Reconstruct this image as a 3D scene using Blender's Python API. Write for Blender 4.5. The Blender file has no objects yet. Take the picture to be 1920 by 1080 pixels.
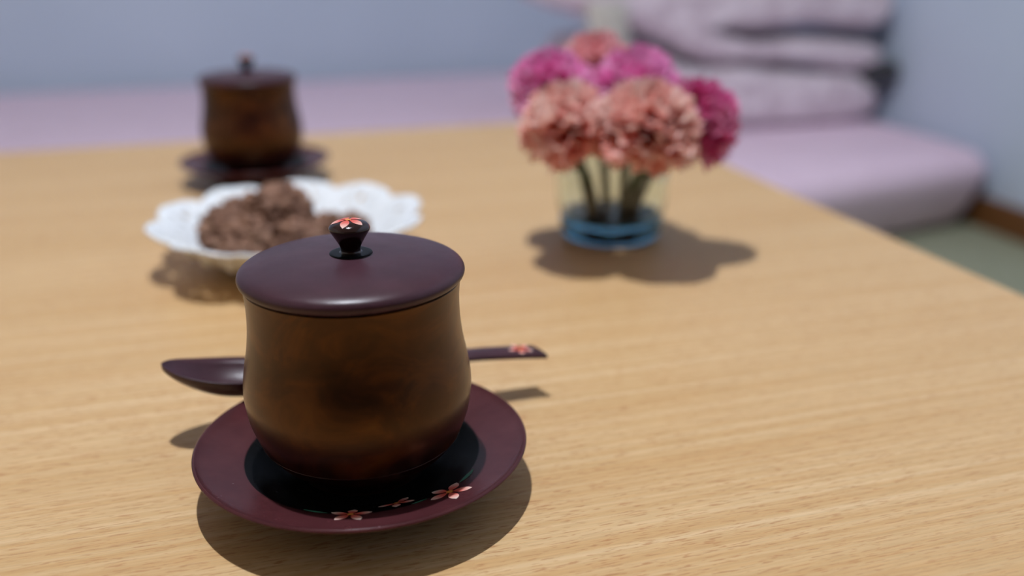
import bpy, bmesh, math, random
from math import sin, cos, pi, radians
from mathutils import Vector, Matrix, noise

random.seed(7)
scene = bpy.context.scene
COL = scene.collection

# ------------------------------------------------------------------ camera
ZT = 0.35                       # height of the table top above the floor
CAM_H, PITCH, ROLL, F_PX = 0.20936, 0.350272, -0.003661, 1828.6
cam_d = bpy.data.cameras.new('camera')
cam = bpy.data.objects.new('camera', cam_d)
COL.objects.link(cam)
fw = Vector((0, cos(PITCH), -sin(PITCH)))
up0 = Vector((0, sin(PITCH), cos(PITCH)))
rt0 = Vector((1, 0, 0))
rt = rt0 * cos(ROLL) + up0 * sin(ROLL)
up = up0 * cos(ROLL) - rt0 * sin(ROLL)
cam.matrix_world = Matrix(((rt.x, up.x, -fw.x, 0), (rt.y, up.y, -fw.y, 0),
                           (rt.z, up.z, -fw.z, ZT + CAM_H), (0, 0, 0, 1)))
cam_d.sensor_width = 36
cam_d.lens = 36 * F_PX / 1920
cam_d.clip_start = 0.01
cam_d.dof.use_dof = True
cam_d.dof.focus_distance = 0.36
cam_d.dof.aperture_fstop = 3.5
scene.camera = cam

# ------------------------------------------------------------------ light
LAMP = (-0.155, 0.500, ZT + 1.50)     # pendant bulb over the table
BULB_STRENGTH = 9300
world = bpy.data.worlds.new('world')
scene.world = world
world.use_nodes = True
world.node_tree.nodes['Background'].inputs[0].default_value = (0.5, 0.55, 0.62, 1)
world.node_tree.nodes['Background'].inputs[1].default_value = 0.05
vs = scene.view_settings
vs.view_transform = 'Standard'
vs.look = 'None'
vs.gamma = 1
vs.exposure = 0.0
vs.use_curve_mapping = False
cy = scene.cycles
cy.max_bounces = 8
cy.diffuse_bounces = 4
cy.glossy_bounces = 3
cy.transmission_bounces = 8
cy.caustics_reflective = False
cy.caustics_refractive = False

# ------------------------------------------------------------------ frame of the table and the room
E1 = Vector((0.95821, 0.28606))
PHI = math.atan2(E1.y, E1.x)
KX, KY = 0.1289, 1.17738              # far right corner of the table top


def W(u, w, z):
    """room frame: u along the far table edge, w away from the camera, z above the floor"""
    return Vector((KX + u * E1.x - w * E1.y, KY + u * E1.y + w * E1.x, z))


# ------------------------------------------------------------------ helpers
def mesh_obj(name, verts, faces, mat, parent=None, smooth=True, attr=None, mats=None, fmat=None):
    me = bpy.data.meshes.new(name)
    me.from_pydata([tuple(v) for v in verts], [], faces)
    me.update()
    if mats:
        for m in mats:
            me.materials.append(m)
        if fmat:
            me.polygons.foreach_set('material_index', fmat)
    elif mat:
        me.materials.append(mat)
    if smooth:
        me.polygons.foreach_set('use_smooth', [True] * len(me.polygons))
    if attr:
        for k, vals in attr.items():
            a = me.attributes.new(k, 'FLOAT', 'POINT')
            a.data.foreach_set('value', vals)
    o = bpy.data.objects.new(name, me)
    COL.objects.link(o)
    if parent:
        o.parent = parent
    return o


def fix_normals(o):
    bm = bmesh.new()
    bm.from_mesh(o.data)
    bmesh.ops.recalc_face_normals(bm, faces=bm.faces)
    bm.to_mesh(o.data)
    bm.free()
    return o


def empty(name, loc, rz=0.0):
    o = bpy.data.objects.new(name, None)
    o.empty_display_size = 0.02
    COL.objects.link(o)
    o.location = loc
    o.rotation_euler = (0, 0, rz)
    return o


def tag(o, label, cat, group=None, kind=None):
    o['label'] = label
    o['category'] = cat
    if group:
        o['group'] = group
    if kind:
        o['kind'] = kind
    return o


def structure(o, label=None):
    o['kind'] = 'structure'
    if label:
        o['label'] = label
    return o


def copy_tree(o, parent=None):
    c = o.copy()
    COL.objects.link(c)
    c.parent = parent
    for ch in list(o.children):
        copy_tree(ch, c)
    return c


def smooth_profile(pts, n=6):
    """Catmull-Rom through 2D points"""
    out = []
    P = [pts[0]] + list(pts) + [pts[-1]]
    for i in range(1, len(P) - 2):
        p0, p1, p2, p3 = P[i - 1], P[i], P[i + 1], P[i + 2]
        for k in range(n):
            t = k / n
            out.append(tuple(0.5 * ((2 * p1[j]) + (-p0[j] + p2[j]) * t + (2 * p0[j] - 5 * p1[j] + 4 * p2[j] - p3[j]) * t * t
                                    + (-p0[j] + 3 * p1[j] - 3 * p2[j] + p3[j]) * t ** 3) for j in range(2)))
    out.append(tuple(pts[-1]))
    return out


def smooth_loop(pts, n=6):
    out = []
    m = len(pts)
    for i in range(m):
        p0, p1, p2, p3 = pts[i - 1], pts[i], pts[(i + 1) % m], pts[(i + 2) % m]
        for k in range(n):
            t = k / n
            out.append(tuple(0.5 * ((2 * p1[j]) + (-p0[j] + p2[j]) * t + (2 * p0[j] - 5 * p1[j] + 4 * p2[j] - p3[j]) * t * t
                                    + (-p0[j] + 3 * p1[j] - 3 * p2[j] + p3[j]) * t ** 3) for j in range(2)))
    return out


def lathe_data(prof, seg=96):
    verts, faces, rings = [], [], []
    for (r, z) in prof:
        if r < 1e-6:
            rings.append([len(verts)])
            verts.append((0, 0, z))
        else:
            rings.append(list(range(len(verts), len(verts) + seg)))
            for k in range(seg):
                a = 2 * pi * k / seg
                verts.append((r * cos(a), r * sin(a), z))
    for a, b in zip(rings[:-1], rings[1:]):
        for k in range(seg):
            k2 = (k + 1) % seg
            if len(a) == 1 and len(b) == 1:
                continue
            if len(a) == 1:
                faces.append((a[0], b[k2], b[k]))
            elif len(b) == 1:
                faces.append((a[k], a[k2], b[0]))
            else:
                faces.append((a[k], a[k2], b[k2], b[k]))
    return verts, faces


def lathe(name, prof, mat, parent=None, seg=96):
    v, f = lathe_data(prof, seg)
    return fix_normals(mesh_obj(name, v, f, mat, parent))


def box(name, x0, x1, y0, y1, z0, z1, mat, parent=None, bevel=0.0, bseg=3):
    bm = bmesh.new()
    bmesh.ops.create_cube(bm, size=1)
    for v in bm.verts:
        v.co = Vector((x0 + (v.co.x + 0.5) * (x1 - x0), y0 + (v.co.y + 0.5) * (y1 - y0), z0 + (v.co.z + 0.5) * (z1 - z0)))
    if bevel:
        bmesh.ops.bevel(bm, geom=bm.edges[:], offset=bevel, segments=bseg, profile=0.5, affect='EDGES')
    me = bpy.data.meshes.new(name)
    bm.to_mesh(me)
    bm.free()
    me.materials.append(mat)
    o = bpy.data.objects.new(name, me)
    COL.objects.link(o)
    if parent:
        o.parent = parent
    return o


def tube_data(path, radii, seg=10, cap=True):
    verts, faces = [], []
    n = len(path)
    ref = Vector((0, 0, 1))
    for i, p in enumerate(path):
        p = Vector(p)
        t = (Vector(path[min(i + 1, n - 1)]) - Vector(path[max(i - 1, 0)])).normalized()
        a = t.cross(ref)
        if a.length < 1e-3:
            a = t.cross(Vector((1, 0, 0)))
        a.normalize()
        b = t.cross(a)
        r = radii[i] if hasattr(radii, '__len__') else radii
        for k in range(seg):
            g = 2 * pi * k / seg
            verts.append(p + a * (r * cos(g)) + b * (r * sin(g)))
    for i in range(n - 1):
        for k in range(seg):
            k2 = (k + 1) % seg
            faces.append((i * seg + k, i * seg + k2, (i + 1) * seg + k2, (i + 1) * seg + k))
    if cap:
        faces.append(tuple(range(seg))[::-1])
        faces.append(tuple((n - 1) * seg + k for k in range(seg)))
    return verts, faces


def tube(name, path, radii, mat, parent=None, seg=10):
    v, f = tube_data(path, radii, seg)
    return fix_normals(mesh_obj(name, v, f, mat, parent))


# ------------------------------------------------------------------ materials
class NT:
    def __init__(self, name):
        self.m = bpy.data.materials.new(name)
        self.m.use_nodes = True
        self.t = self.m.node_tree
        self.b = self.t.nodes['Principled BSDF']
        self.out = self.t.nodes['Material Output']

    def n(self, kind, **kw):
        nd = self.t.nodes.new(kind)
        for k, v in kw.items():
            if k in nd.inputs.keys() if isinstance(k, str) else False:
                nd.inputs[k].default_value = v
            else:
                setattr(nd, k, v)
        return nd

    def link(self, a, b):
        self.t.links.new(a, b)

    def coords(self, scale=(1, 1, 1), src='Object', rot=(0, 0, 0)):
        tc = self.n('ShaderNodeTexCoord')
        mp = self.n('ShaderNodeMapping')
        mp.inputs['Scale'].default_value = scale
        mp.inputs['Rotation'].default_value = rot
        self.link(tc.outputs[src], mp.inputs['Vector'])
        return mp.outputs['Vector']

    def noise(self, vec, scale, detail=3, rough=0.5, dist=0.0):
        nd = self.n('ShaderNodeTexNoise')
        nd.inputs['Scale'].default_value = scale
        nd.inputs['Detail'].default_value = detail
        nd.inputs['Roughness'].default_value = rough
        nd.inputs['Distortion'].default_value = dist
        if vec is not None:
            self.link(vec, nd.inputs['Vector'])
        return nd.outputs['Fac']

    def ramp(self, fac, stops):
        nd = self.n('ShaderNodeValToRGB')
        el = nd.color_ramp.elements
        while len(el) > 1:
            el.remove(el[-1])
        el[0].position, el[0].color = stops[0][0], (*stops[0][1], 1)
        for p, c in stops[1:]:
            e = el.new(p)
            e.color = (*c, 1)
        self.link(fac, nd.inputs['Fac'])
        return nd.outputs['Color']

    def mix(self, fac, a, b, mode='MIX'):
        nd = self.n('ShaderNodeMix')
        nd.data_type = 'RGBA'
        nd.blend_type = mode
        for sock, v in ((nd.inputs[0], fac), (nd.inputs[6], a), (nd.inputs[7], b)):
            if hasattr(v, 'is_linked') or hasattr(v, 'links'):
                self.link(v, sock)
            elif isinstance(v, (int, float)):
                sock.default_value = v
            else:
                sock.default_value = (*v, 1)
        return nd.outputs[2]

    def bump(self, height, strength=0.3, dist=0.001):
        nd = self.n('ShaderNodeBump')
        nd.inputs['Strength'].default_value = strength
        nd.inputs['Distance'].default_value = dist
        self.link(height, nd.inputs['Height'])
        self.link(nd.outputs['Normal'], self.b.inputs['Normal'])

    def set(self, **kw):
        for k, v in kw.items():
            k = k.replace('_', ' ')
            s = self.b.inputs[k]
            if hasattr(v, 'links'):
                self.link(v, s)
            elif isinstance(v, tuple) and len(v) == 3:
                s.default_value = (*v, 1)
            else:
                s.default_value = v
        return self


def plain(name, col, rough=0.5, spec=0.5, **kw):
    t = NT(name)
    t.set(Base_Color=col, Roughness=rough)
    t.b.inputs['Specular IOR Level'].default_value = spec
    t.set(**kw)
    return t.m


def mat_table():
    t = NT('beech_wood')
    v = t.coords((1, 1, 1))
    broad = t.noise(t.coords((0.5, 9, 1)), 2.2, 3, 0.55)
    streak = t.noise(t.coords((0.7, 75, 1)), 3.0, 4, 0.6, 0.15)
    fine = t.noise(t.coords((16, 420, 1)), 3.0, 2, 0.6)
    fleck = t.noise(t.coords((34, 300, 1)), 4.5, 2, 0.5, 0.3)
    patch = t.noise(t.coords((1.2, 3, 1)), 2.6, 2, 0.5)
    base = t.ramp(broad, [(0.3, (0.60, 0.395, 0.19)), (0.55, (0.65, 0.44, 0.225)), (0.75, (0.68, 0.47, 0.25))])
    s_dark = t.ramp(streak, [(0.40, (0, 0, 0)), (0.62, (1, 1, 1))])
    sdm = t.n('ShaderNodeMath', operation='MULTIPLY')
    t.link(s_dark, sdm.inputs[0])
    sdm.inputs[1].default_value = 0.7
    c = t.mix(sdm.outputs[0], base, (0.55, 0.315, 0.125))
    s_light = t.ramp(streak, [(0.28, (1, 1, 1)), (0.42, (0, 0, 0))])
    lf = t.n('ShaderNodeMath', operation='MULTIPLY')
    t.link(s_light, lf.inputs[0])
    lf.inputs[1].default_value = 0.28
    c = t.mix(lf.outputs[0], c, (0.76, 0.58, 0.36))
    fl = t.ramp(fleck, [(0.55, (0, 0, 0)), (0.68, (1, 1, 1))])
    pm = t.ramp(patch, [(0.30, (0.3, 0.3, 0.3)), (0.65, (0.85, 0.85, 0.85))])
    fm = t.n('ShaderNodeMath', operation='MULTIPLY')
    t.link(fl, fm.inputs[0])
    t.link(pm, fm.inputs[1])
    c = t.mix(fm.outputs[0], c, (0.43, 0.20, 0.075))
    fr = t.ramp(fine, [(0.35, (0.93, 0.93, 0.93)), (0.65, (1.05, 1.05, 1.05))])
    c = t.mix(1.0, c, fr, 'MULTIPLY')
    t.set(Base_Color=c, Roughness=0.42)
    t.b.inputs['Specular IOR Level'].default_value = 0.35
    t.bump(fleck, 0.12, 0.0004)
    return t.m


def mat_lacquer(name, dark, light, rough=0.3, spec=0.5, coat=0.25, speck=True):
    t = NT(name)
    n1 = t.noise(t.coords((1, 1, 1)), 55, 4, 0.6)
    c = t.ramp(n1, [(0.35, dark), (0.7, light)])
    t.set(Base_Color=c)
    r = t.noise(t.coords((1, 1, 1)), 160, 3, 0.6)
    mr = t.n('ShaderNodeMapRange')
    mr.inputs['To Min'].default_value = rough - 0.05
    mr.inputs['To Max'].default_value = rough + 0.07
    t.link(r, mr.inputs['Value'])
    t.link(mr.outputs['Result'], t.b.inputs['Roughness'])
    t.b.inputs['Specular IOR Level'].default_value = spec
    t.b.inputs['Coat Weight'].default_value = coat
    t.b.inputs['Coat Roughness'].default_value = rough * 0.7
    return t.m


def mat_saucer():
    # red-brown rim, black-painted centre that also deepens the cup's shadow there
    m = mat_lacquer('red_brown_lacquer', (0.060, 0.016, 0.019), (0.082, 0.023, 0.026), 0.24, 0.18, 0.0)
    nt = m.node_tree
    b = nt.nodes['Principled BSDF']
    src = b.inputs['Base Color'].links[0].from_socket
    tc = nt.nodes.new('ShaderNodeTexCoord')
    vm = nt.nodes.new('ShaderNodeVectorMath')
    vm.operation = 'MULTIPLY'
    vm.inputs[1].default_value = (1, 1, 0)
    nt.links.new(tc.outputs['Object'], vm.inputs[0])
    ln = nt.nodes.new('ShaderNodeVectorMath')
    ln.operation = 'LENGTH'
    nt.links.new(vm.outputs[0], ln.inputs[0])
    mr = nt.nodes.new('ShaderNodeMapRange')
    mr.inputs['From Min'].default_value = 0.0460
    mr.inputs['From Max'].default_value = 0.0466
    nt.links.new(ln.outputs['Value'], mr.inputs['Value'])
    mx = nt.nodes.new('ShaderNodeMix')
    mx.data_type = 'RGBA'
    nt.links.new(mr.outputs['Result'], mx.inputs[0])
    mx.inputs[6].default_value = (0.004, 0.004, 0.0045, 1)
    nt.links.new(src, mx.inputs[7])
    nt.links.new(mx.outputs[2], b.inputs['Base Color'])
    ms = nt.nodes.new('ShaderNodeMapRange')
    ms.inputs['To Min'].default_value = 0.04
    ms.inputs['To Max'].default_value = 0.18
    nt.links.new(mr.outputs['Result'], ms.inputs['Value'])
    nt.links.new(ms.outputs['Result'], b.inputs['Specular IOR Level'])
    return m


def mat_cup_body():
    t = NT('wiped_lacquer_wood')
    v = t.coords((1, 1, 1.6))
    swirl = t.noise(v, 28, 4, 0.55, 1.6)
    c = t.ramp(swirl, [(0.36, (0.012, 0.003, 0.004)), (0.5, (0.032, 0.008, 0.005)), (0.62, (0.070, 0.020, 0.006)), (0.75, (0.10, 0.034, 0.008))])
    t.set(Base_Color=c, Roughness=0.3)
    t.b.inputs['Specular IOR Level'].default_value = 0.6
    t.b.inputs['Specular Tint'].default_value = (1.0, 0.60, 0.28, 1)
    t.b.inputs['Coat Weight'].default_value = 0.0
    t.b.inputs['Coat Roughness'].default_value = 0.2
    return t.m


def mat_petal_paint():
    t = NT('painted_petal')
    a = t.n('ShaderNodeAttribute', attribute_name='along')
    c = t.ramp(a.outputs['Fac'], [(0.0, (0.62, 0.05, 0.03)), (0.35, (0.70, 0.12, 0.09)), (0.7, (0.80, 0.45, 0.38)), (1.0, (0.85, 0.72, 0.64))])
    t.set(Base_Color=c, Roughness=0.4)
    return t.m


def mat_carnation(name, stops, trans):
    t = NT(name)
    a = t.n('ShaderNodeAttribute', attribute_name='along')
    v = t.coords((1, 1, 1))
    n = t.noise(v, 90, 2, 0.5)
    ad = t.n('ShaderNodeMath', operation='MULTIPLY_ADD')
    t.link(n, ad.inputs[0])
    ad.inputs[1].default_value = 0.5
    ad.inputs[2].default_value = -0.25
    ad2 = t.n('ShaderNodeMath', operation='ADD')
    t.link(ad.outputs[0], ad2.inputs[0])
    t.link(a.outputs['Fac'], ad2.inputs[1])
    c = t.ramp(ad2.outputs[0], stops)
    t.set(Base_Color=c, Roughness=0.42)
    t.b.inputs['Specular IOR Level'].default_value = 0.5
    tr = t.n('ShaderNodeBsdfTranslucent')
    t.link(c, tr.inputs['Color'])
    mx = t.n('ShaderNodeMixShader')
    mx.inputs[0].default_value = trans
    t.link(t.b.outputs[0], mx.inputs[1])
    t.link(tr.outputs[0], mx.inputs[2])
    t.link(mx.outputs[0], t.out.inputs['Surface'])
    return t.m


def mat_chocolate():
    t = NT('chocolate')
    v = t.coords((1, 1, 1))
    n = t.noise(v, 70, 5, 0.6)
    c = t.ramp(n, [(0.3, (0.10, 0.042, 0.024)), (0.5, (0.23, 0.115, 0.070)), (0.72, (0.34, 0.19, 0.12))])
    t.set(Base_Color=c, Roughness=0.55)
    t.b.inputs['Specular IOR Level'].default_value = 0.35
    t.bump(t.noise(v, 420, 4, 0.6), 0.5, 0.001)
    return t.m


def mat_cloth(name, c0, c1, scale=60, sheen=0.4, bump=0.4, bscale=900):
    t = NT(name)
    v = t.coords((1, 1, 1))
    n = t.noise(v, scale, 4, 0.6)
    t.set(Base_Color=t.ramp(n, [(0.35, c0), (0.65, c1)]), Roughness=0.9)
    t.b.inputs['Specular IOR Level'].default_value = 0.15
    t.b.inputs['Sheen Weight'].default_value = sheen
    t.bump(t.noise(v, bscale, 2, 0.5), bump, 0.002)
    return t.m


def mat_wall():
    t = NT('painted_plaster')
    n = t.noise(t.coords((1, 1, 1)), 3, 3, 0.5)
    t.set(Base_Color=t.ramp(n, [(0.3, (0.55, 0.64, 0.77)), (0.7, (0.58, 0.67, 0.80))]), Roughness=0.85)
    t.b.inputs['Specular IOR Level'].default_value = 0.2
    t.bump(t.noise(t.coords((1, 1, 1)), 220, 3, 0.5), 0.15, 0.001)
    return t.m


def mat_tatami():
    t = NT('tatami_weave')
    w = t.n('ShaderNodeTexWave', wave_type='BANDS', bands_direction='Y')
    w.inputs['Scale'].default_value = 60
    w.inputs['Distortion'].default_value = 0.6
    t.link(t.coords((1, 1, 1)), w.inputs['Vector'])
    n = t.noise(t.coords((3, 60, 1)), 4, 3, 0.6)
    c = t.ramp(n, [(0.3, (0.29, 0.31, 0.205)), (0.7, (0.38, 0.39, 0.28))])
    t.set(Base_Color=c, Roughness=0.7)
    t.bump(w.outputs['Fac'], 0.3, 0.001)
    return t.m


def mat_glass(name, col, rough=0.0, ior=1.46):
    t = NT(name)
    t.set(Base_Color=col, Roughness=rough)
    t.b.inputs['Transmission Weight'].default_value = 1.0
    t.b.inputs['IOR'].default_value = ior
    return t.m


def mat_emit(name, col, s):
    t = NT(name)
    e = t.n('ShaderNodeEmission')
    e.inputs[0].default_value = (*col, 1)
    e.inputs[1].default_value = s
    t.link(e.outputs[0], t.out.inputs['Surface'])
    return t.m


M_TABLE = mat_table()
M_LID = mat_lacquer('purple_brown_lacquer', (0.042, 0.015, 0.023), (0.060, 0.023, 0.033), 0.33, 0.28, 0.0)
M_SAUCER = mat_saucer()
M_KNOB = mat_lacquer('glossy_dark_lacquer', (0.010, 0.003, 0.003), (0.022, 0.006, 0.006), 0.13, 0.45, 0.2)
M_BLACK = plain('black_lacquer', (0.004, 0.005, 0.006), 0.16, 0.06)
M_BODY = mat_cup_body()
M_BAND = mat_lacquer('dark_red_lacquer', (0.022, 0.004, 0.003), (0.040, 0.008, 0.005), 0.3, 0.4, 0.0)
M_PAINT = mat_petal_paint()
M_YELLOW = plain('painted_flower_heart', (0.72, 0.27, 0.05), 0.4)
M_LEAFPAINT = plain('painted_green', (0.035, 0.20, 0.12), 0.4)
M_PORC = plain('white_porcelain', (0.80, 0.83, 0.86), 0.18, 0.5)
M_CHOC = mat_chocolate()
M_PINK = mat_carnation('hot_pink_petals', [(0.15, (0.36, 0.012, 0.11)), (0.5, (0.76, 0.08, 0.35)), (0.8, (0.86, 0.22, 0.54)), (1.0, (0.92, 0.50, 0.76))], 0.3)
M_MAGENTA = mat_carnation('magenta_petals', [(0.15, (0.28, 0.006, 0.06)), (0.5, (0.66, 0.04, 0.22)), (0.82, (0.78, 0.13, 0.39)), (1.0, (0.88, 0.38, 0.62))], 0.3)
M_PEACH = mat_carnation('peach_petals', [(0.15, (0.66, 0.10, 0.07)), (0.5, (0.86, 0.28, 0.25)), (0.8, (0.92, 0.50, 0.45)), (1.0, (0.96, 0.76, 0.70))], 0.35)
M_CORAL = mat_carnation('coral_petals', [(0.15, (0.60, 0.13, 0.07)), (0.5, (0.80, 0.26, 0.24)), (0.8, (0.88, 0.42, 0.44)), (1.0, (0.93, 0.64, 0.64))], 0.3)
M_STEM = plain('flower_stem', (0.055, 0.085, 0.03), 0.5)
M_CALYX = plain('flower_calyx', (0.07, 0.12, 0.04), 0.5)
M_GLASS = mat_glass('clear_glass', (0.89, 0.975, 0.97))
M_BLUEGLASS = mat_glass('blue_glass', (0.22, 0.55, 0.78))
M_WALL = mat_wall()
M_CEIL = plain('pale_ceiling_wood', (0.72, 0.63, 0.50), 0.9, 0.2)
M_TATAMI = mat_tatami()
M_DARKWOOD = plain('dark_wood_panelling', (0.16, 0.11, 0.075), 0.6, 0.3)
M_CREAM = plain('cream_paper_wall', (0.74, 0.68, 0.58), 0.85, 0.2)
M_BASEB = plain('brown_baseboard_wood', (0.16, 0.062, 0.016), 0.5)
M_BED = mat_cloth('lilac_bedsheet', (0.85, 0.65, 0.79), (0.89, 0.69, 0.83), 12, 0.15, 0.15, 700)
M_BLANKET = mat_cloth('dusty_pink_fleece', (0.62, 0.50, 0.57), (0.86, 0.75, 0.82), 34, 0.5, 1.0, 260)
M_TAG = mat_cloth('cream_cloth', (0.55, 0.52, 0.46), (0.62, 0.58, 0.52), 40, 0.1, 0.3)
M_GREYCLOTH = mat_cloth('dark_grey_cloth', (0.045, 0.045, 0.05), (0.07, 0.07, 0.08), 60, 0.2, 0.5)
M_METAL = plain('white_lamp_metal', (0.7, 0.7, 0.7), 0.4, 0.5)
M_SHADE = plain('grey_shade_metal', (0.30, 0.30, 0.31), 0.6, 0.3)
M_CORD = plain('lamp_cord_black', (0.02, 0.02, 0.02), 0.5)
M_BULB = mat_emit('bulb_glow', (0.93, 0.975, 1.06), BULB_STRENGTH)

# ------------------------------------------------------------------ the room
U0, U1, W0, W1, ZC = -2.6, 0.990, -3.4, 1.86, 2.4
T = 0.08


def room_box(name, u0, u1, w0, w1, z0, z1, mat, **kw):
    o = box(name, u0, u1, w0, w1, z0, z1, mat, **kw)
    o.location = W(0, 0, 0)
    o.rotation_euler = (0, 0, PHI)
    return structure(o)


room_box('floor', U0 - T, U1 + T, W0 - T, W1 + T, -T, 0, M_TATAMI)
room_box('ceiling', U0 - T, U1 + T, W0 - T, W1 + T, ZC, ZC + T, M_CEIL)
room_box('wall_back', U0 - T, U1 + T, W1, W1 + T, 0, ZC, M_WALL)
room_box('wall_right', U1, U1 + T, W0, W1, 0, ZC, M_WALL)
room_box('wall_left', U0 - T, U0, W0, W1, 0, ZC, M_CREAM)
room_box('wall_front', U0 - T, U1 + T, W0 - T, W0, 0, ZC, M_DARKWOOD)
room_box('baseboard_right', U1 - 0.018, U1, W0, W1 - 0.018, 0, 0.06, M_BASEB, bevel=0.003)
room_box('baseboard_back', U0, U1, W1 - 0.018, W1, 0, 0.06, M_BASEB, bevel=0.003)

# ------------------------------------------------------------------ pendant lamp (above the frame)
lamp = empty('pendant_lamp', (LAMP[0], LAMP[1], ZC))
tag(lamp, 'pendant lamp with a small grey metal shade added to hold back upward light, hanging from the ceiling over the table', 'lamp')
dz = LAMP[2] - ZC
lathe('ceiling_rose', [(0, 0), (0.045, 0), (0.045, -0.012), (0.03, -0.024), (0, -0.024)], M_METAL, lamp, 32)
tube('cord', [(0, 0, -0.02), (0, 0, dz + 0.085)], 0.003, M_CORD, lamp, 8)
lathe('socket', [(0, dz + 0.09), (0.012, dz + 0.09), (0.016, dz + 0.075), (0.016, dz + 0.04), (0.011, dz + 0.0155), (0, dz + 0.0155)], M_METAL, lamp, 24)
lathe('added_lamp_shade', [(0.014, dz + 0.066), (0.030, dz + 0.064), (0.062, dz + 0.056), (0.095, dz + 0.034), (0.0962, dz + 0.034), (0.0632, dz + 0.0575), (0.031, dz + 0.0655), (0.014, dz + 0.0675)], M_SHADE, lamp, 48)  # unseen shade, added to cut light going up to ceiling and walls
bv, bf = lathe_data([(0.015 * sin(pi * k / 12), dz + 0.015 * cos(pi * k / 12)) for k in range(13)], 20)
fix_normals(mesh_obj('bulb', bv, bf, M_BULB, lamp))

# ------------------------------------------------------------------ mattress


def offset_loop(loop, d):
    n = len(loop)
    out = []
    for i in range(n):
        a, b = Vector(loop[i - 1]), Vector(loop[(i + 1) % n])
        t = (b - a).normalized()
        out.append((loop[i][0] - t.y * d, loop[i][1] + t.x * d))
    return out


def soft_slab(name, outline, prof, mat, parent=None, amp=0.0, nscale=6.0, seed=0.0):
    """outline: counter-clockwise 2D loop; prof: list of (inset, z) from the bottom to the top"""
    verts, faces = [], []
    n = len(outline)
    for (d, z) in prof:
        for (x, y) in offset_loop(outline, d):
            verts.append(Vector((x, y, z)))
    for i in range(len(prof) - 1):
        for k in range(n):
            k2 = (k + 1) % n
            faces.append((i * n + k, i * n + k2, (i + 1) * n + k2, (i + 1) * n + k))
    faces.append(tuple(range(n))[::-1])
    top = (len(prof) - 1) * n
    cx = sum(p[0] for p in outline) / n
    cyy = sum(p[1] for p in outline) / n
    verts.append(Vector((cx, cyy, prof[-1][1])))
    for k in range(n):
        faces.append((top + k, top + (k + 1) % n, len(verts) - 1))
    o = fix_normals(mesh_obj(name, verts, faces, mat, parent))
    for p in o.data.polygons:
        if len(p.vertices) != 4:
            p.use_smooth = False
    return o


BED_TOP = ZT - 0.192
bed_out = smooth_loop([(-1.62, 0.29), (-1.2, 0.285), (-0.4, 0.28), (0.10, 0.285), (0.40, 0.315), (0.66, 0.36), (0.84, 0.395), (0.94, 0.418), (0.973, 0.450), (0.981, 0.53),
                       (0.981, 0.66), (0.98, 1.1), (0.98, 1.62), (0.94, 1.78), (0.80, 1.83), (0.0, 1.835), (-1.0, 1.835), (-1.62, 1.83), (-1.75, 1.78), (-1.80, 1.65), (-1.80, 1.2), (-1.80, 0.47), (-1.75, 0.34)], 8)
bed = empty('floor_mattress', W(0, 0, 0), PHI)
tag(bed, 'low mattress under a lilac pink sheet lying on the floor along the wall', 'mattress')
h = BED_TOP
soft_slab('mattress_body', bed_out, [(0.08, 0.0), (0.06, 0.004), (0.042, 0.018), (0.025, 0.045), (0.012, 0.075), (0.004, h - 0.058), (0.0, h - 0.044), (0.003, h - 0.030), (0.011, h - 0.017), (0.022, h - 0.007), (0.034, h - 0.0015), (0.043, h), (0.047, h)], M_BED, bed)

# ------------------------------------------------------------------ folded blankets on the mattress


def folded(name, outline, w0, w1, mat, parent, rnd=0.045, amp=0.008, seed=0.0, nlen=26):
    """closed outline in the (u, z) plane carried along w with rounded ends"""
    loop = smooth_loop(outline, 7)
    n = len(loop)
    rows = []
    for i in range(nlen + 1):
        t = i / nlen
        w = w0 + (w1 - w0) * t
        d = min(w - w0, w1 - w)
        ins = 0 if d >= rnd else rnd * 0.55 * (1 - math.sqrt(max(0, 1 - (1 - d / rnd) ** 2)))
        rows.append([Vector((x, w, z)) for (x, z) in offset_loop(loop, ins)])
    # extra rings near both ends
    verts, faces = [], []
    for r in rows:
        verts += r
    for v in verts:
        q = v * 9 + Vector((seed, 3, 1))
        v += noise.noise_vector(q) * amp + noise.noise_vector(v * 42 + Vector((seed, 0, 0))) * amp * 0.45
    for i in range(nlen):
        for k in range(n):
            k2 = (k + 1) % n
            faces.append((i * n + k, i * n + k2, (i + 1) * n + k2, (i + 1) * n + k))
    faces.append(tuple(range(n))[::-1])
    faces.append(tuple(nlen * n + k for k in range(n)))
    o = fix_normals(mesh_obj(name, verts, faces, mat, parent))
    for p in o.data.polygons:
        if len(p.vertices) > 4:
            p.use_smooth = False
    return o


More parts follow.
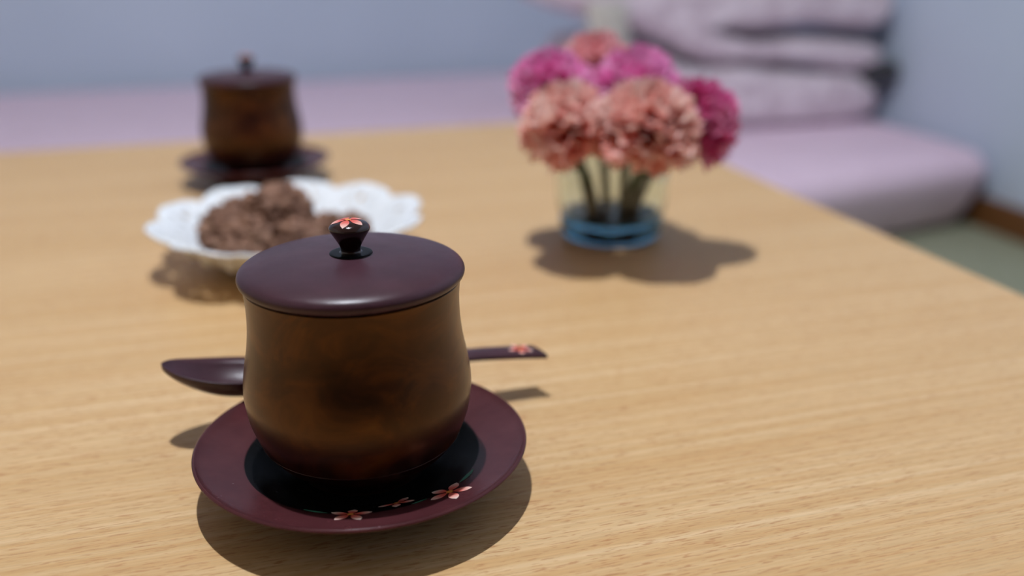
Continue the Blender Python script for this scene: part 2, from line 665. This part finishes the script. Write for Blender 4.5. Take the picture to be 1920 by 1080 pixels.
zb = BED_TOP
low = empty('folded_blanket', W(0, 0, zb), PHI)
tag(low, 'thick folded dusty pink fleece blanket lying directly on the mattress, under another', 'blanket', 'folded fleece blankets on the mattress')
folded('blanket_fold', [(0.29, 0.012), (0.45, 0.006), (0.65, 0.006), (0.86, 0.008), (0.935, 0.03), (0.93, 0.075), (0.88, 0.098), (0.74, 0.118), (0.62, 0.132),
                        (0.52, 0.132), (0.44, 0.158), (0.36, 0.185), (0.30, 0.17), (0.265, 0.10), (0.262, 0.05)], 0.745, 1.16, M_BLANKET, low, seed=2.0)
upper = empty('folded_blanket', W(0, 0, zb), PHI)
tag(upper, 'dusty pink fleece blanket folded double on top of the stack, with an open slot', 'blanket', 'folded fleece blankets on the mattress')
folded('blanket_fold', [(0.30, 0.235), (0.37, 0.212), (0.44, 0.180), (0.52, 0.145), (0.62, 0.144), (0.74, 0.133), (0.87, 0.112), (0.925, 0.115), (0.945, 0.14), (0.925, 0.168),
                        (0.86, 0.176), (0.75, 0.182), (0.62, 0.184), (0.55, 0.186), (0.528, 0.196), (0.55, 0.207), (0.62, 0.210), (0.75, 0.213), (0.87, 0.205), (0.925, 0.205),
                        (0.955, 0.235), (0.945, 0.285), (0.88, 0.315), (0.7, 0.33), (0.45, 0.335), (0.29, 0.325), (0.225, 0.295), (0.225, 0.26)], 0.75, 1.15, M_BLANKET, upper, amp=0.006, seed=9.0)
# cream cloth tag hanging from the left end of the upper blanket
tv, tf = [], []
for i in range(9):
    for j in range(7):
        a, b = i / 8, j / 6
        tv.append((0.236 + 0.088 * a + 0.006 * sin(b * 3), 0.742 - 0.012 * sin(a * pi) - 0.006 * b, 0.272 - 0.115 * b))
for i in range(8):
    for j in range(6):
        q = i * 7 + j
        tf.append((q, q + 1, q + 8, q + 7))
tg = mesh_obj('cloth_tag', tv, tf, M_TAG, upper)
tg['label'] = 'cream cloth tag'
sd = tg.modifiers.new('thick', 'SOLIDIFY')
sd.thickness = 0.003
roll = empty('rolled_cloth', W(0.938, 0.765, zb + 0.108), PHI)
tag(roll, 'dark grey rolled cloth sticking out from between the folded pink blankets', 'cloth')
rv, rf = lathe_data(smooth_profile([(0, -0.042), (0.018, -0.04), (0.026, -0.03), (0.028, 0.0), (0.026, 0.03), (0.018, 0.04), (0, 0.042)], 4), 24)
ro = fix_normals(mesh_obj('cloth_roll', [(z, y, x) for (x, y, z) in rv], rf, M_GREYCLOTH, roll))

# ------------------------------------------------------------------ table
TU, TW, TH = 1.25, 0.98, 0.032
table = empty('low_table', W(-TU / 2, -TW / 2, 0), PHI)
tag(table, 'low beech wood table with a grained tan top, holding the cups', 'table')
box('table_top', -TU / 2, TU / 2, -TW / 2, TW / 2, ZT - TH, ZT, M_TABLE, table, bevel=0.004, bseg=3)
for nm, a in (('apron', (-TU / 2 + .07, TU / 2 - .07, TW / 2 - .09, TW / 2 - .07)), ('apron', (-TU / 2 + .07, TU / 2 - .07, -TW / 2 + .07, -TW / 2 + .09)),
              ('apron', (-TU / 2 + .07, -TU / 2 + .09, -TW / 2 + .09, TW / 2 - .09)), ('apron', (TU / 2 - .09, TU / 2 - .07, -TW / 2 + .09, TW / 2 - .09))):
    box(nm, *a, ZT - TH - 0.06, ZT - TH, M_TABLE, table)
for sx in (-1, 1):
    for sy in (-1, 1):
        cx, cy = sx * (TU / 2 - 0.085), sy * (TW / 2 - 0.085)
        verts, faces = [], []
        for (z, s) in ((0, 0.019), (0.01, 0.021), (ZT - TH - 0.06, 0.029), (ZT - TH, 0.029)):
            for (dx, dy) in ((-1, -1), (1, -1), (1, 1), (-1, 1)):
                verts.append((cx + dx * s, cy + dy * s, z))
        for i in range(3):
            for k in range(4):
                faces.append((i * 4 + k, i * 4 + (k + 1) % 4, i * 4 + 4 + (k + 1) % 4, i * 4 + 4 + k))
        faces += [(3, 2, 1, 0), (12, 13, 14, 15)]
        mesh_obj('leg', verts, faces, M_TABLE, table, smooth=False)

# ------------------------------------------------------------------ saucer
SAUCER_IN = smooth_profile([(0.0645, 0.0207), (0.062, 0.0192), (0.056, 0.0176), (0.050, 0.0160), (0.044, 0.0140), (0.038, 0.0114), (0.033, 0.0094), (0.027, 0.0088), (0.0, 0.0088)], 5)
SAUCER_OUT = smooth_profile([(0.0, 0.0035), (0.026, 0.0035), (0.0275, 0.0002), (0.0315, 0.0), (0.0335, 0.0035), (0.042, 0.0085), (0.052, 0.0132), (0.060, 0.0164), (0.0645, 0.0190), (0.0653, 0.0200), (0.0645, 0.0207)], 5)


def saucer_z(r):
    P = SAUCER_IN
    for (r0, z0), (r1, z1) in zip(P[:-1], P[1:]):
        if r1 <= r <= r0:
            t = (r0 - r) / max(r0 - r1, 1e-9)
            return z0 + (z1 - z0) * t
    return P[0][1]


def petal_shape(n=7):
    """outline rows along a pointed petal: (along, half width)"""
    return [(k / n, 0.20 * (sin(pi * (k / n) ** 1.15) ** 0.8 if 0 < k < n else 0)) for k in range(n + 1)]


def decal_petals(parent, heart_name, surf, c, ang0, size, skip=(), n=5):
    """flower painted on a surface: surf(x, y) -> z; a heart (part) with its petals below it"""
    hv, hf = [Vector((c[0], c[1], surf(c[0], c[1]) + 0.0003))], []
    for k in range(12):
        a = 2 * pi * k / 12
        x, y = c[0] + cos(a) * size * 0.16, c[1] + sin(a) * size * 0.16
        hv.append(Vector((x, y, surf(x, y) + 0.00025)))
    for k in range(12):
        hf.append((0, 1 + k, 1 + (k + 1) % 12))
    heart = mesh_obj(heart_name, hv, hf, M_YELLOW, parent)
    for i in range(n):
        if i in skip:
            continue
        a = ang0 + 2 * pi * i / n
        ca, sa = cos(a), sin(a)
        verts, faces, al = [], [], []
        for (s, hw) in petal_shape():
            for t in (-1, 0, 1):
                d = size * (0.10 + 0.90 * s)
                x = c[0] + ca * d - sa * hw * t * size * 1.15
                y = c[1] + sa * d + ca * hw * t * size * 1.15
                verts.append(Vector((x, y, surf(x, y) + 0.00018)))
                al.append(s * (1.0 if i % 2 else 0.9))
        m = len(petal_shape())
        for r in range(m - 1):
            for t in range(2):
                q = r * 3 + t
                faces.append((q, q + 3, q + 4, q + 1))
        mesh_obj('petal', verts, faces, M_PAINT, heart, attr={'along': al})
    return heart


def decal_leaf(parent, surf, pts, w):
    verts, faces = [], []
    n = len(pts)
    for i, p in enumerate(pts):
        a, b = Vector(pts[max(i - 1, 0)]), Vector(pts[min(i + 1, n - 1)])
        t = (b - a).normalized()
        hw = w * sin(pi * (0.05 + 0.9 * i / (n - 1)))
        for s in (-1, 1):
            x, y = p[0] - t.y * hw * s, p[1] + t.x * hw * s
            verts.append(Vector((x, y, surf(x, y) + 0.00015)))
    for i in range(n - 1):
        faces.append((2 * i, 2 * i + 1, 2 * i + 3, 2 * i + 2))
    return mesh_obj('painted_leaf', verts, faces, M_LEAFPAINT, parent)


CUP_X, CUP_Y = -0.05975, 0.34464
saucer = empty('saucer', (CUP_X, CUP_Y, ZT))
tag(saucer, 'purple-brown lacquer saucer painted with red and white flowers, under the large front cup', 'saucer', 'lacquer saucers')
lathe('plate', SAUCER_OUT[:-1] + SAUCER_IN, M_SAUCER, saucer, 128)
ssurf = lambda x, y: saucer_z(math.hypot(x, y))
decal_petals(saucer, 'painted_flower', ssurf, (0.0021, -0.0467), radians(90), 0.0078)
decal_petals(saucer, 'painted_flower', ssurf, (0.0365, -0.0336), radians(75), 0.0084)
decal_petals(saucer, 'painted_flower', ssurf, (0.0168, -0.0335), radians(60), 0.0072, skip=(1,))


def arc_pts(r, a0, a1, n=7):
    return [(r * cos(radians(a0 + (a1 - a0) * k / (n - 1))), r * sin(radians(a0 + (a1 - a0) * k / (n - 1)))) for k in range(n)]


decal_leaf(saucer, ssurf, arc_pts(0.0455, -98, -110), 0.0008)
decal_leaf(saucer, ssurf, arc_pts(0.0475, -33, -20), 0.0010)
decal_leaf(saucer, ssurf, arc_pts(0.0460, -60, -52), 0.0006)

# ------------------------------------------------------------------ lidded cup
CUP_BASE = 0.0088
cup = empty('lidded_cup', (CUP_X, CUP_Y, ZT + CUP_BASE))
tag(cup, 'large lidded wooden cup in sharp focus, standing on the front saucer', 'cup', 'lidded lacquer cups')


def cz(pts):
    return [(r, z - CUP_BASE) for r, z in pts]


body_out = smooth_profile(cz([(0.0388, 0.0245), (0.0421, 0.0335), (0.0434, 0.041), (0.0437, 0.0465), (0.0428, 0.054), (0.0412, 0.062), (0.0402, 0.069), (0.0398, 0.075), (0.0398, 0.081), (0.0402, 0.0860), (0.0404, 0.0875)]), 5)
body_in = cz([(0.0375, 0.0875), (0.0370, 0.070), (0.039, 0.05), (0.037, 0.032), (0.030, 0.020), (0.0, 0.017)])
lathe('cup_body', body_out + body_in, M_BODY, cup, 128)
band = smooth_profile(cz([(0.0, 0.0092), (0.021, 0.0092), (0.0222, 0.0088), (0.0245, 0.0088), (0.0255, 0.0105), (0.0290, 0.0140), (0.0345, 0.0190), (0.0389, 0.0246)]), 4)
bo = lathe('cup_base', band + cz([(0.036, 0.0246), (0.0, 0.016)]), M_BAND, cup, 128)
bo['label'] = 'dark red lacquered foot of the cup'
lid_prof = smooth_profile(cz([(0.0, 0.0978), (0.012, 0.0975), (0.022, 0.0968), (0.031, 0.0957), (0.037, 0.0945), (0.0402, 0.0933), (0.0417, 0.0920), (0.0421, 0.0905), (0.0414, 0.0889), (0.0396, 0.0879)]), 5) + cz([(0.036, 0.0877), (0.0, 0.0877)])
lid = lathe('lid', lid_prof, M_LID, cup, 128)
knob_prof = smooth_profile(cz([(0.0, 0.1104), (0.0035, 0.1101), (0.0062, 0.1091), (0.0074, 0.1079), (0.00755, 0.1070), (0.0069, 0.1057), (0.0054, 0.1032), (0.0041, 0.1008), (0.0036, 0.0993), (0.0037, 0.0984), (0.0043, 0.0981)]), 5)
kn = lathe('knob', knob_prof + cz([(0.005, 0.0970), (0, 0.0970)]), M_KNOB, lid, 64)
kd = lathe('knob_plate', smooth_profile(cz([(0.0, 0.0981), (0.0055, 0.0981), (0.0076, 0.0980), (0.0080, 0.0976), (0.0079, 0.0970), (0.0, 0.0970)]), 3), M_BLACK, lid, 64)
kd['label'] = 'glossy black disc under the knob'
KP = [(r, z) for r, z in knob_prof if z > knob_prof[22][1] - 1e-9]


def knob_z(x, y):
    r = math.hypot(x, y)
    for (r0, z0), (r1, z1) in zip(KP[:-1], KP[1:]):
        if r0 <= r <= r1:
            return z0 + (z1 - z0) * (r - r0) / max(r1 - r0, 1e-9)
    return KP[-1][1]


def knob_flower(size, a0):
    c = (-0.0003, -0.0002)
    hv = [Vector((c[0], c[1], knob_z(*c) + 0.0002))]
    for k in range(10):
        a = 2 * pi * k / 10
        x, y = c[0] + cos(a) * 0.0012, c[1] + sin(a) * 0.0012
        hv.append(Vector((x, y, knob_z(x, y) + 0.0002)))
    hh = mesh_obj('flower_heart', hv, [(0, 1 + k, 1 + (k + 1) % 10) for k in range(10)], M_YELLOW, lid)
    for i in range(5):
        a = a0 + 2 * pi * i / 5
        ca, sa = cos(a), sin(a)
        verts, faces, al = [], [], []
        for (s, hw) in petal_shape():
            for t in (-1, 0, 1):
                d = size * (0.1 + 0.9 * s)
                x = c[0] + ca * d - sa * hw * t * size * 1.3
                y = c[1] + sa * d + ca * hw * t * size * 1.3
                verts.append(Vector((x, y, knob_z(x, y) + 0.00012)))
                al.append(s * 0.82)
        for r in range(len(petal_shape()) - 1):
            for t in range(2):
                q = r * 3 + t
                faces.append((q, q + 3, q + 4, q + 1))
        mesh_obj('petal', verts, faces, M_PAINT, lid, attr={'along': al})


knob_flower(0.0064, radians(-100))

# the second cup and saucer, further back
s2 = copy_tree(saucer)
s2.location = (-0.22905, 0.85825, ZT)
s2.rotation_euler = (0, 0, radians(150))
tag(s2, 'blurred dark lacquer saucer far back on the table, behind the white bowl', 'saucer', 'lacquer saucers')
c2 = copy_tree(cup)
c2.location = (-0.22905, 0.85825, ZT + CUP_BASE)
c2.rotation_euler = (0, 0, radians(72))
tag(c2, 'smaller looking lidded wooden cup out of focus near the far table edge', 'cup', 'lidded lacquer cups')

# ------------------------------------------------------------------ spoon
SP_T, SP_E = Vector((-0.15049, 0.38156, 0)), Vector((0.01498, 0.42872, 0))
sp_d = (SP_E - SP_T)
SP_L = sp_d.length
sp_d.normalize()
sp_n = Vector((-sp_d.y, sp_d.x, 0))
sp_mid = SP_T + sp_d * 0.094
spoon = empty('spoon', (sp_mid.x, sp_mid.y, ZT))
tag(spoon, 'dark lacquered wooden spoon resting behind the front cup', 'spoon')


def interp(tab, s):
    for (a, x), (b, y) in zip(tab[:-1], tab[1:]):
        if s <= b:
            t = (s - a) / (b - a)
            t = max(0, min(1, t))
            return x + (y - x) * t
    return tab[-1][1]


SP_Z = smooth_profile([(0, 0.0360), (0.010, 0.0328), (0.021, 0.0305), (0.033, 0.0290), (0.047, 0.0272), (0.060, 0.0252), (0.075, 0.0238), (0.094, 0.0234), (0.115, 0.0240), (0.1356, 0.0243), (0.154, 0.0232), (SP_L, 0.0215)], 6)
SP_W = smooth_profile([(0, 0.0006), (0.0012, 0.0036), (0.0045, 0.0072), (0.0105, 0.0105), (0.020, 0.0134), (0.030, 0.0145), (0.040, 0.0135), (0.048, 0.0110), (0.055, 0.0075), (0.061, 0.0048), (0.068, 0.0040), (0.085, 0.0042), (0.12, 0.0052), (0.15, 0.0060), (SP_L, 0.0062)], 5)


def spoon_pt(s, t, dz=0.0):
    p = SP_T + sp_d * s + sp_n * t - sp_mid
    p.z = interp(SP_Z, s) + dz
    return p


# bowl: upper surface hollowed, lower surface follows it
NB, NW_ = 30, 14
SB = 0.064
verts, faces = [], []
for side in (0, 1):
    for i in range(NB + 1):
        s = SB * (i / NB) ** 1.25
        w = interp(SP_W, s)
        dep = 0.0088 * max(0.0, sin(pi * min(1, s / 0.060))) ** 0.8
        for j in range(NW_ + 1):
            t = -1 + 2 * j / NW_
            hollow = dep * (1 - t * t) ** 0.9 if abs(t) < 1 else 0
            th_ = 0.0 if side == 0 else (0.0022 + 0.0008 * (s / SB)) * (1 - abs(t) ** 6) + 0.0004
            verts.append(spoon_pt(s, t * w, -hollow - th_))
half = (NB + 1) * (NW_ + 1)
for i in range(NB):
    for j in range(NW_):
        q = i * (NW_ + 1) + j
        faces.append((q, q + NW_ + 1, q + NW_ + 2, q + 1))
        faces.append((half + q, half + q + 1, half + q + NW_ + 2, half + q + NW_ + 1))
for i in range(NB):
    for j in (0, NW_):
        q = i * (NW_ + 1) + j
        faces.append((q, q + NW_ + 1, half + q + NW_ + 1, half + q))
for j in range(NW_):
    faces.append((j, j + 1, half + j + 1, half + j))
    q = NB * (NW_ + 1) + j
    faces.append((q, q + 1, half + q + 1, half + q))
fix_normals(mesh_obj('spoon_bowl', verts, faces, M_LID, spoon))
# handle: flat bar with a slanted end
NH = 24
verts, faces = [], []
for i in range(NH + 1):
    f = i / NH
    row = []
    for (t, dz_) in ((-1, -0.0004), (-0.8, 0.0), (0, 0.0003), (0.8, 0.0), (1, -0.0004), (1, -0.0022), (0.8, -0.0027), (0, -0.0029), (-0.8, -0.0027), (-1, -0.0022)):
        s_end = SP_L - 0.0045 * (0.5 + 0.5 * t)
        s = 0.0610 + (s_end - 0.0610) * f
        row.append(spoon_pt(s, t * interp(SP_W, s), dz_))
    verts += row
for i in range(NH):
    for k in range(10):
        k2 = (k + 1) % 10
        faces.append((i * 10 + k, i * 10 + k2, i * 10 + 10 + k2, i * 10 + 10 + k))
faces.append(tuple(range(10)))
faces.append(tuple(NH * 10 + k for k in range(10)))
ho = fix_normals(mesh_obj('spoon_handle', verts, faces, M_LID, spoon))


def spoon_surf(x, y):
    p = Vector((x, y, 0)) + sp_mid - SP_T
    return interp(SP_Z, p.dot(sp_d)) + 0.0003


fc = SP_T + sp_d * 0.1605 - sp_mid
decal_petals(spoon, 'painted_flower', spoon_surf, (fc.x, fc.y), radians(-80), 0.0062)

# ------------------------------------------------------------------ scalloped white bowl with pierced rim
BOWL = (-0.149, 0.629)
NL, SEG = 10, 200
bowl = empty('scalloped_bowl', (BOWL[0], BOWL[1], ZT), radians(24))
tag(bowl, 'white porcelain bowl with a scalloped pierced rim, holding brown chocolate clusters', 'bowl')
bprof = [(0.0, 0.0060), (0.022, 0.0060), (0.036, 0.0068), (0.046, 0.0090), (0.0535, 0.0125), (0.0590, 0.0170), (0.0630, 0.0215), (0.0665, 0.0262), (0.0695, 0.0300), (0.0722, 0.0334), (0.0752, 0.0364), (0.0785, 0.0390), (0.0820, 0.0412), (0.0855, 0.0428)]
verts, faces = [], []
rows = len(bprof)
for i, (r, z) in enumerate(bprof):
    r, z = r * 1.02, z * 0.70
    k_ = max(0.0, (i - 5) / (rows - 6)) if i > 5 else 0.0
    for k in range(SEG):
        a = 2 * pi * k / SEG
        lob = abs(cos(NL * a / 2)) ** 0.6          # 1 at lobe tips, 0 at the notches
        rr = r * (1 + k_ * (0.115 * (lob - 0.5)))
        zz = z + k_ * k_ * 0.0046 * (lob - 0.5) + k_ * 0.0012 * sin(NL * a * 2) * 0.4
        verts.append((rr * cos(a), rr * sin(a), zz))
holes = set()
per = SEG // NL
for lobe in range(NL):
    c0 = lobe * per
    for (di, dk) in ((9, 0), (9, -1), (8, 4), (8, -5), (10, 3), (10, -4)):
        holes.add((di, (c0 + dk) % SEG))
for i in range(rows - 1):
    for k in range(SEG):
        if (i, k) in holes:
            continue
        k2 = (k + 1) % SEG
        if i == 0:
            continue
        faces.append((i * SEG + k, i * SEG + k2, (i + 1) * SEG + k2, (i + 1) * SEG + k))
faces.append(tuple(SEG + k for k in range(SEG))[::-1])
bm = bmesh.new()
bmv = [bm.verts.new(v) for v in verts]
for f in faces:
    bm.faces.new([bmv[q] for q in f])
bmesh.ops.delete(bm, geom=[v for v in bm.verts if not v.link_faces], context='VERTS')
bmesh.ops.recalc_face_normals(bm, faces=bm.faces)
me = bpy.data.meshes.new('bowl_wall')
bm.to_mesh(me)
bm.free()
me.materials.append(M_PORC)
me.polygons.foreach_set('use_smooth', [True] * len(me.polygons))
bw = bpy.data.objects.new('bowl_wall', me)
COL.objects.link(bw)
bw.parent = bowl
sd = bw.modifiers.new('thick', 'SOLIDIFY')
sd.thickness = 0.0028
sd.offset = -1
sb = bw.modifiers.new('smooth', 'SUBSURF')
sb.levels = sb.render_levels = 1
lathe('foot_ring', [(0.036, 0.0062), (0.034, 0.0), (0.038, 0.0), (0.041, 0.0075)], M_PORC, bowl, 96).modifiers.new('thick', 'SOLIDIFY').thickness = 0.001
for k in range(NL * 2):                         # raised beads under the rim
    a = 2 * pi * (k + 0.5) / (NL * 2)
    bv, bf = lathe_data([(0.0026 * sin(pi * q / 6), 0.0055 * cos(pi * q / 6)) for q in range(7)], 10)
    o = fix_normals(mesh_obj('relief_bead', bv, bf, M_PORC, bowl))
    o.location = (0.0668 * cos(a), 0.0668 * sin(a), 0.0165)
    o.rotation_euler = (0, radians(36), a)

# ------------------------------------------------------------------ chocolate clusters


def cluster(loc, rad, squash, seed, label):
    bm = bmesh.new()
    bmesh.ops.create_icosphere(bm, subdivisions=5, radius=1)
    for v in bm.verts:
        n = v.co.normalized()
        q = n * 1.5 + Vector((seed * 3.1, seed, -seed))
        d = 1 + 0.30 * noise.noise(q) + 0.22 * noise.noise(q * 2.6)
        c = noise.cell_vector(q * 1.0)
        vd = noise.voronoi(q * 2.4)[0]
        d += 0.34 * (0.42 - min(vd[0], 0.8)) + 0.20 * (0.3 - min(noise.voronoi(q * 5.5)[0][0], 0.6)) + 0.05 * noise.noise(q * 14)
        v.co = Vector((n.x * squash[0], n.y * squash[1], n.z * squash[2])) * (rad * d)
    me = bpy.data.meshes.new('chocolate_cluster')
    bm.to_mesh(me)
    bm.free()
    me.materials.append(M_CHOC)
    me.polygons.foreach_set('use_smooth', [True] * len(me.polygons))
    o = bpy.data.objects.new('chocolate_cluster', me)
    COL.objects.link(o)
    o.location = (loc[0], loc[1], ZT + loc[2])
    o.rotation_euler = (0, 0, seed)
    return tag(o, label, 'chocolate', 'chocolate clusters in the white bowl')


cluster((-0.153, 0.617, 0.0395), 0.0205, (1.15, 1.0, 0.85), 1.3, 'topmost brown chocolate cluster crowning the pile in the white bowl')
cluster((-0.185, 0.606, 0.0270), 0.0180, (1.0, 1.0, 0.95), 2.7, 'leftmost chocolate cluster, low against the white bowl wall')
cluster((-0.166, 0.588, 0.0255), 0.0190, (1.15, 0.9, 0.9), 4.1, 'chocolate cluster at the front of the pile, nearest the bowl front rim')
cluster((-0.180, 0.630, 0.0300), 0.0165, (1.0, 1.0, 0.9), 5.9, 'chocolate cluster at the back left of the pile, below the topmost')
cluster((-0.135, 0.592, 0.0230), 0.0175, (1.0, 0.9, 0.9), 7.2, 'chocolate cluster half hidden behind the front cup lid left side')
cluster((-0.124, 0.632, 0.0215), 0.0130, (1.05, 1.0, 0.95), 8.8, 'small chocolate cluster right of the tall pile, left of the knob')
cluster((-0.107, 0.628, 0.0215), 0.0135, (1.0, 1.0, 0.95), 10.4, 'small chocolate cluster at the right end, directly behind the knob')
cluster((-0.151, 0.638, 0.0205), 0.0160, (1.1, 1.0, 0.9), 12.0, 'chocolate cluster at the bottom centre, beneath the topmost one')

# ------------------------------------------------------------------ glass tumbler with carnations
VX, VY = 0.0725, 0.6865
vase = empty('glass_vase', (VX, VY, ZT))
tag(vase, 'clear glass tumbler with a thick blue base holding the pink carnations', 'vase')
lathe('glass_wall', smooth_profile([(0.0345, 0.0165), (0.0378, 0.019), (0.0396, 0.026), (0.0408, 0.045), (0.0413, 0.074), (0.0405, 0.0755), (0.0396, 0.074), (0.0391, 0.045), (0.0380, 0.027), (0.0355, 0.0195), (0.030, 0.0172), (0.015, 0.0168), (0.0, 0.0167)], 4)
      + [(0.0, 0.0162), (0.0345, 0.0162)], M_GLASS, vase, 96)
gb = lathe('glass_base', smooth_profile([(0.0, 0.0003), (0.026, 0.0003), (0.0325, 0.0008), (0.0352, 0.003), (0.0370, 0.008), (0.0376, 0.0135), (0.0366, 0.0156), (0.034, 0.0160), (0.0, 0.0160)], 4), M_BLUEGLASS, vase, 96)
gb['label'] = 'thick blue glass base'


def carnation(name, head, rad, mat, foot, seed, label, cat='flower', tilt=None, npet=64):
    rnd = random.Random(seed)
    hx, hy, hz = head
    base = Vector((hx, hy, hz - rad * 0.35))
    root = empty(name, (foot[0] + VX, foot[1] + VY, ZT + 0.018))
    tag(root, label, cat, 'carnations in the glass tumbler')
    org = Vector((foot[0] + VX, foot[1] + VY, 0.018))
    off = base - org
    axis = Vector((hx - VX, hy - VY, 0.075)).normalized() if tilt is None else Vector(tilt).normalized()
    q = Vector((0, 0, 1)).rotation_difference(axis)
    verts, faces, al = [], [], []
    NS, NT_ = 7, 12
    for i in range(npet):
        f = (i + 0.5) / npet
        elev = radians(-38 + 122 * f ** 0.85)
        az = i * 2.39996 + rnd.uniform(-0.25, 0.25)
        L = rad * (1.12 - 0.05 * f) * rnd.uniform(0.93, 1.06)
        wid = rad * (0.52 - 0.18 * f) * rnd.uniform(0.85, 1.15)
        d = Vector((cos(az) * cos(elev), sin(az) * cos(elev), sin(elev)))
        side = Vector((-sin(az), cos(az), 0))
        side = (side + Vector((0, 0, rnd.uniform(-0.5, 0.5)))).normalized()
        nrm = d.cross(side).normalized()
        fr, ph, am = rnd.uniform(5, 8), rnd.uniform(0, 6.28), rad * rnd.uniform(0.08, 0.14)
        b0 = len(verts)
        pale = rnd.uniform(0.80, 1.12)
        for a in range(NS + 1):
            s = a / NS
            for b in range(NT_ + 1):
                t = -1 + 2 * b / NT_
                ln = L * s * (1 - 0.14 * t * t * s + (0.045 if (b % 2) else -0.045) * (s ** 6))
                p = d * ln + side * (wid * t * (0.18 + 0.82 * s ** 0.8)) + nrm * (am * s * s * sin(fr * t + ph) + rad * 0.13 * s * s * (1 if elev < 0.9 else -0.3))
                p.z -= 0.0
                verts.append(q @ p + off + axis * (rad * 0.30))
                al.append(s * pale + 0.04 * rnd.random())
        for a in range(NS):
            for b in range(NT_):
                k = b0 + a * (NT_ + 1) + b
                faces.append((k, k + 1, k + NT_ + 2, k + NT_ + 1))
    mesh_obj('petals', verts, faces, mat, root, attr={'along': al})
    # calyx and stem
    c0 = off + axis * (rad * 0.22)
    c1 = off - axis * (rad * 0.55)
    path = [c0 + (c1 - c0) * (k / 5) for k in range(6)]
    tube('calyx', path, [rad * 0.34, rad * 0.28, rad * 0.24, rad * 0.21, rad * 0.17, rad * 0.09], M_CALYX, root, 12)
    sp = []
    for k in range(13):
        t = k / 12
        # from the foot straight up inside the glass, then out to the bloom
        ctrl = Vector((off.x * 0.35, off.y * 0.35, min(0.050, c1.z * 0.8)))
        p = Vector((0, 0, 0)) * (1 - t) ** 2 + ctrl * (2 * t * (1 - t)) + c1 * t * t
        sp.append(p)
    tube('stem', sp, 0.0034, M_STEM, root, 8)
    return root


carnation('carnation', (0.0380, 0.617, 0.0925), 0.0285, M_PEACH, (-0.012, -0.012), 11, 'peach carnation at the front left of the bouquet, low over the glass', tilt=(-0.22, -0.16, 1.0), npet=76)
carnation('carnation', (0.0850, 0.610, 0.0915), 0.0310, M_PEACH, (0.010, -0.014), 12, 'large peach carnation at the front centre, lowest bloom above the glass', tilt=(0.08, -0.18, 1.0), npet=80)
carnation('carnation', (0.1160, 0.638, 0.0940), 0.0265, M_MAGENTA, (0.017, 0.002), 13, 'deep magenta carnation at the right edge of the bouquet', tilt=(0.6, -0.2, 0.8), npet=72)
carnation('carnation', (0.0310, 0.664, 0.1105), 0.0265, M_PINK, (-0.015, 0.006), 14, 'hot pink carnation at the upper left of the bouquet', tilt=(-0.5, -0.1, 0.9), npet=72)
carnation('carnation', (0.0830, 0.670, 0.1090), 0.0275, M_PINK, (0.009, 0.008), 15, 'hot pink carnation at the upper right, above the large peach bloom', tilt=(0.2, -0.15, 1.0), npet=72)
carnation('carnation', (0.0600, 0.705, 0.1210), 0.0225, M_CORAL, (-0.002, 0.016), 16, 'coral pink carnation peeking out at the top back of the bouquet', tilt=(0.0, 0.2, 1.0), npet=64)
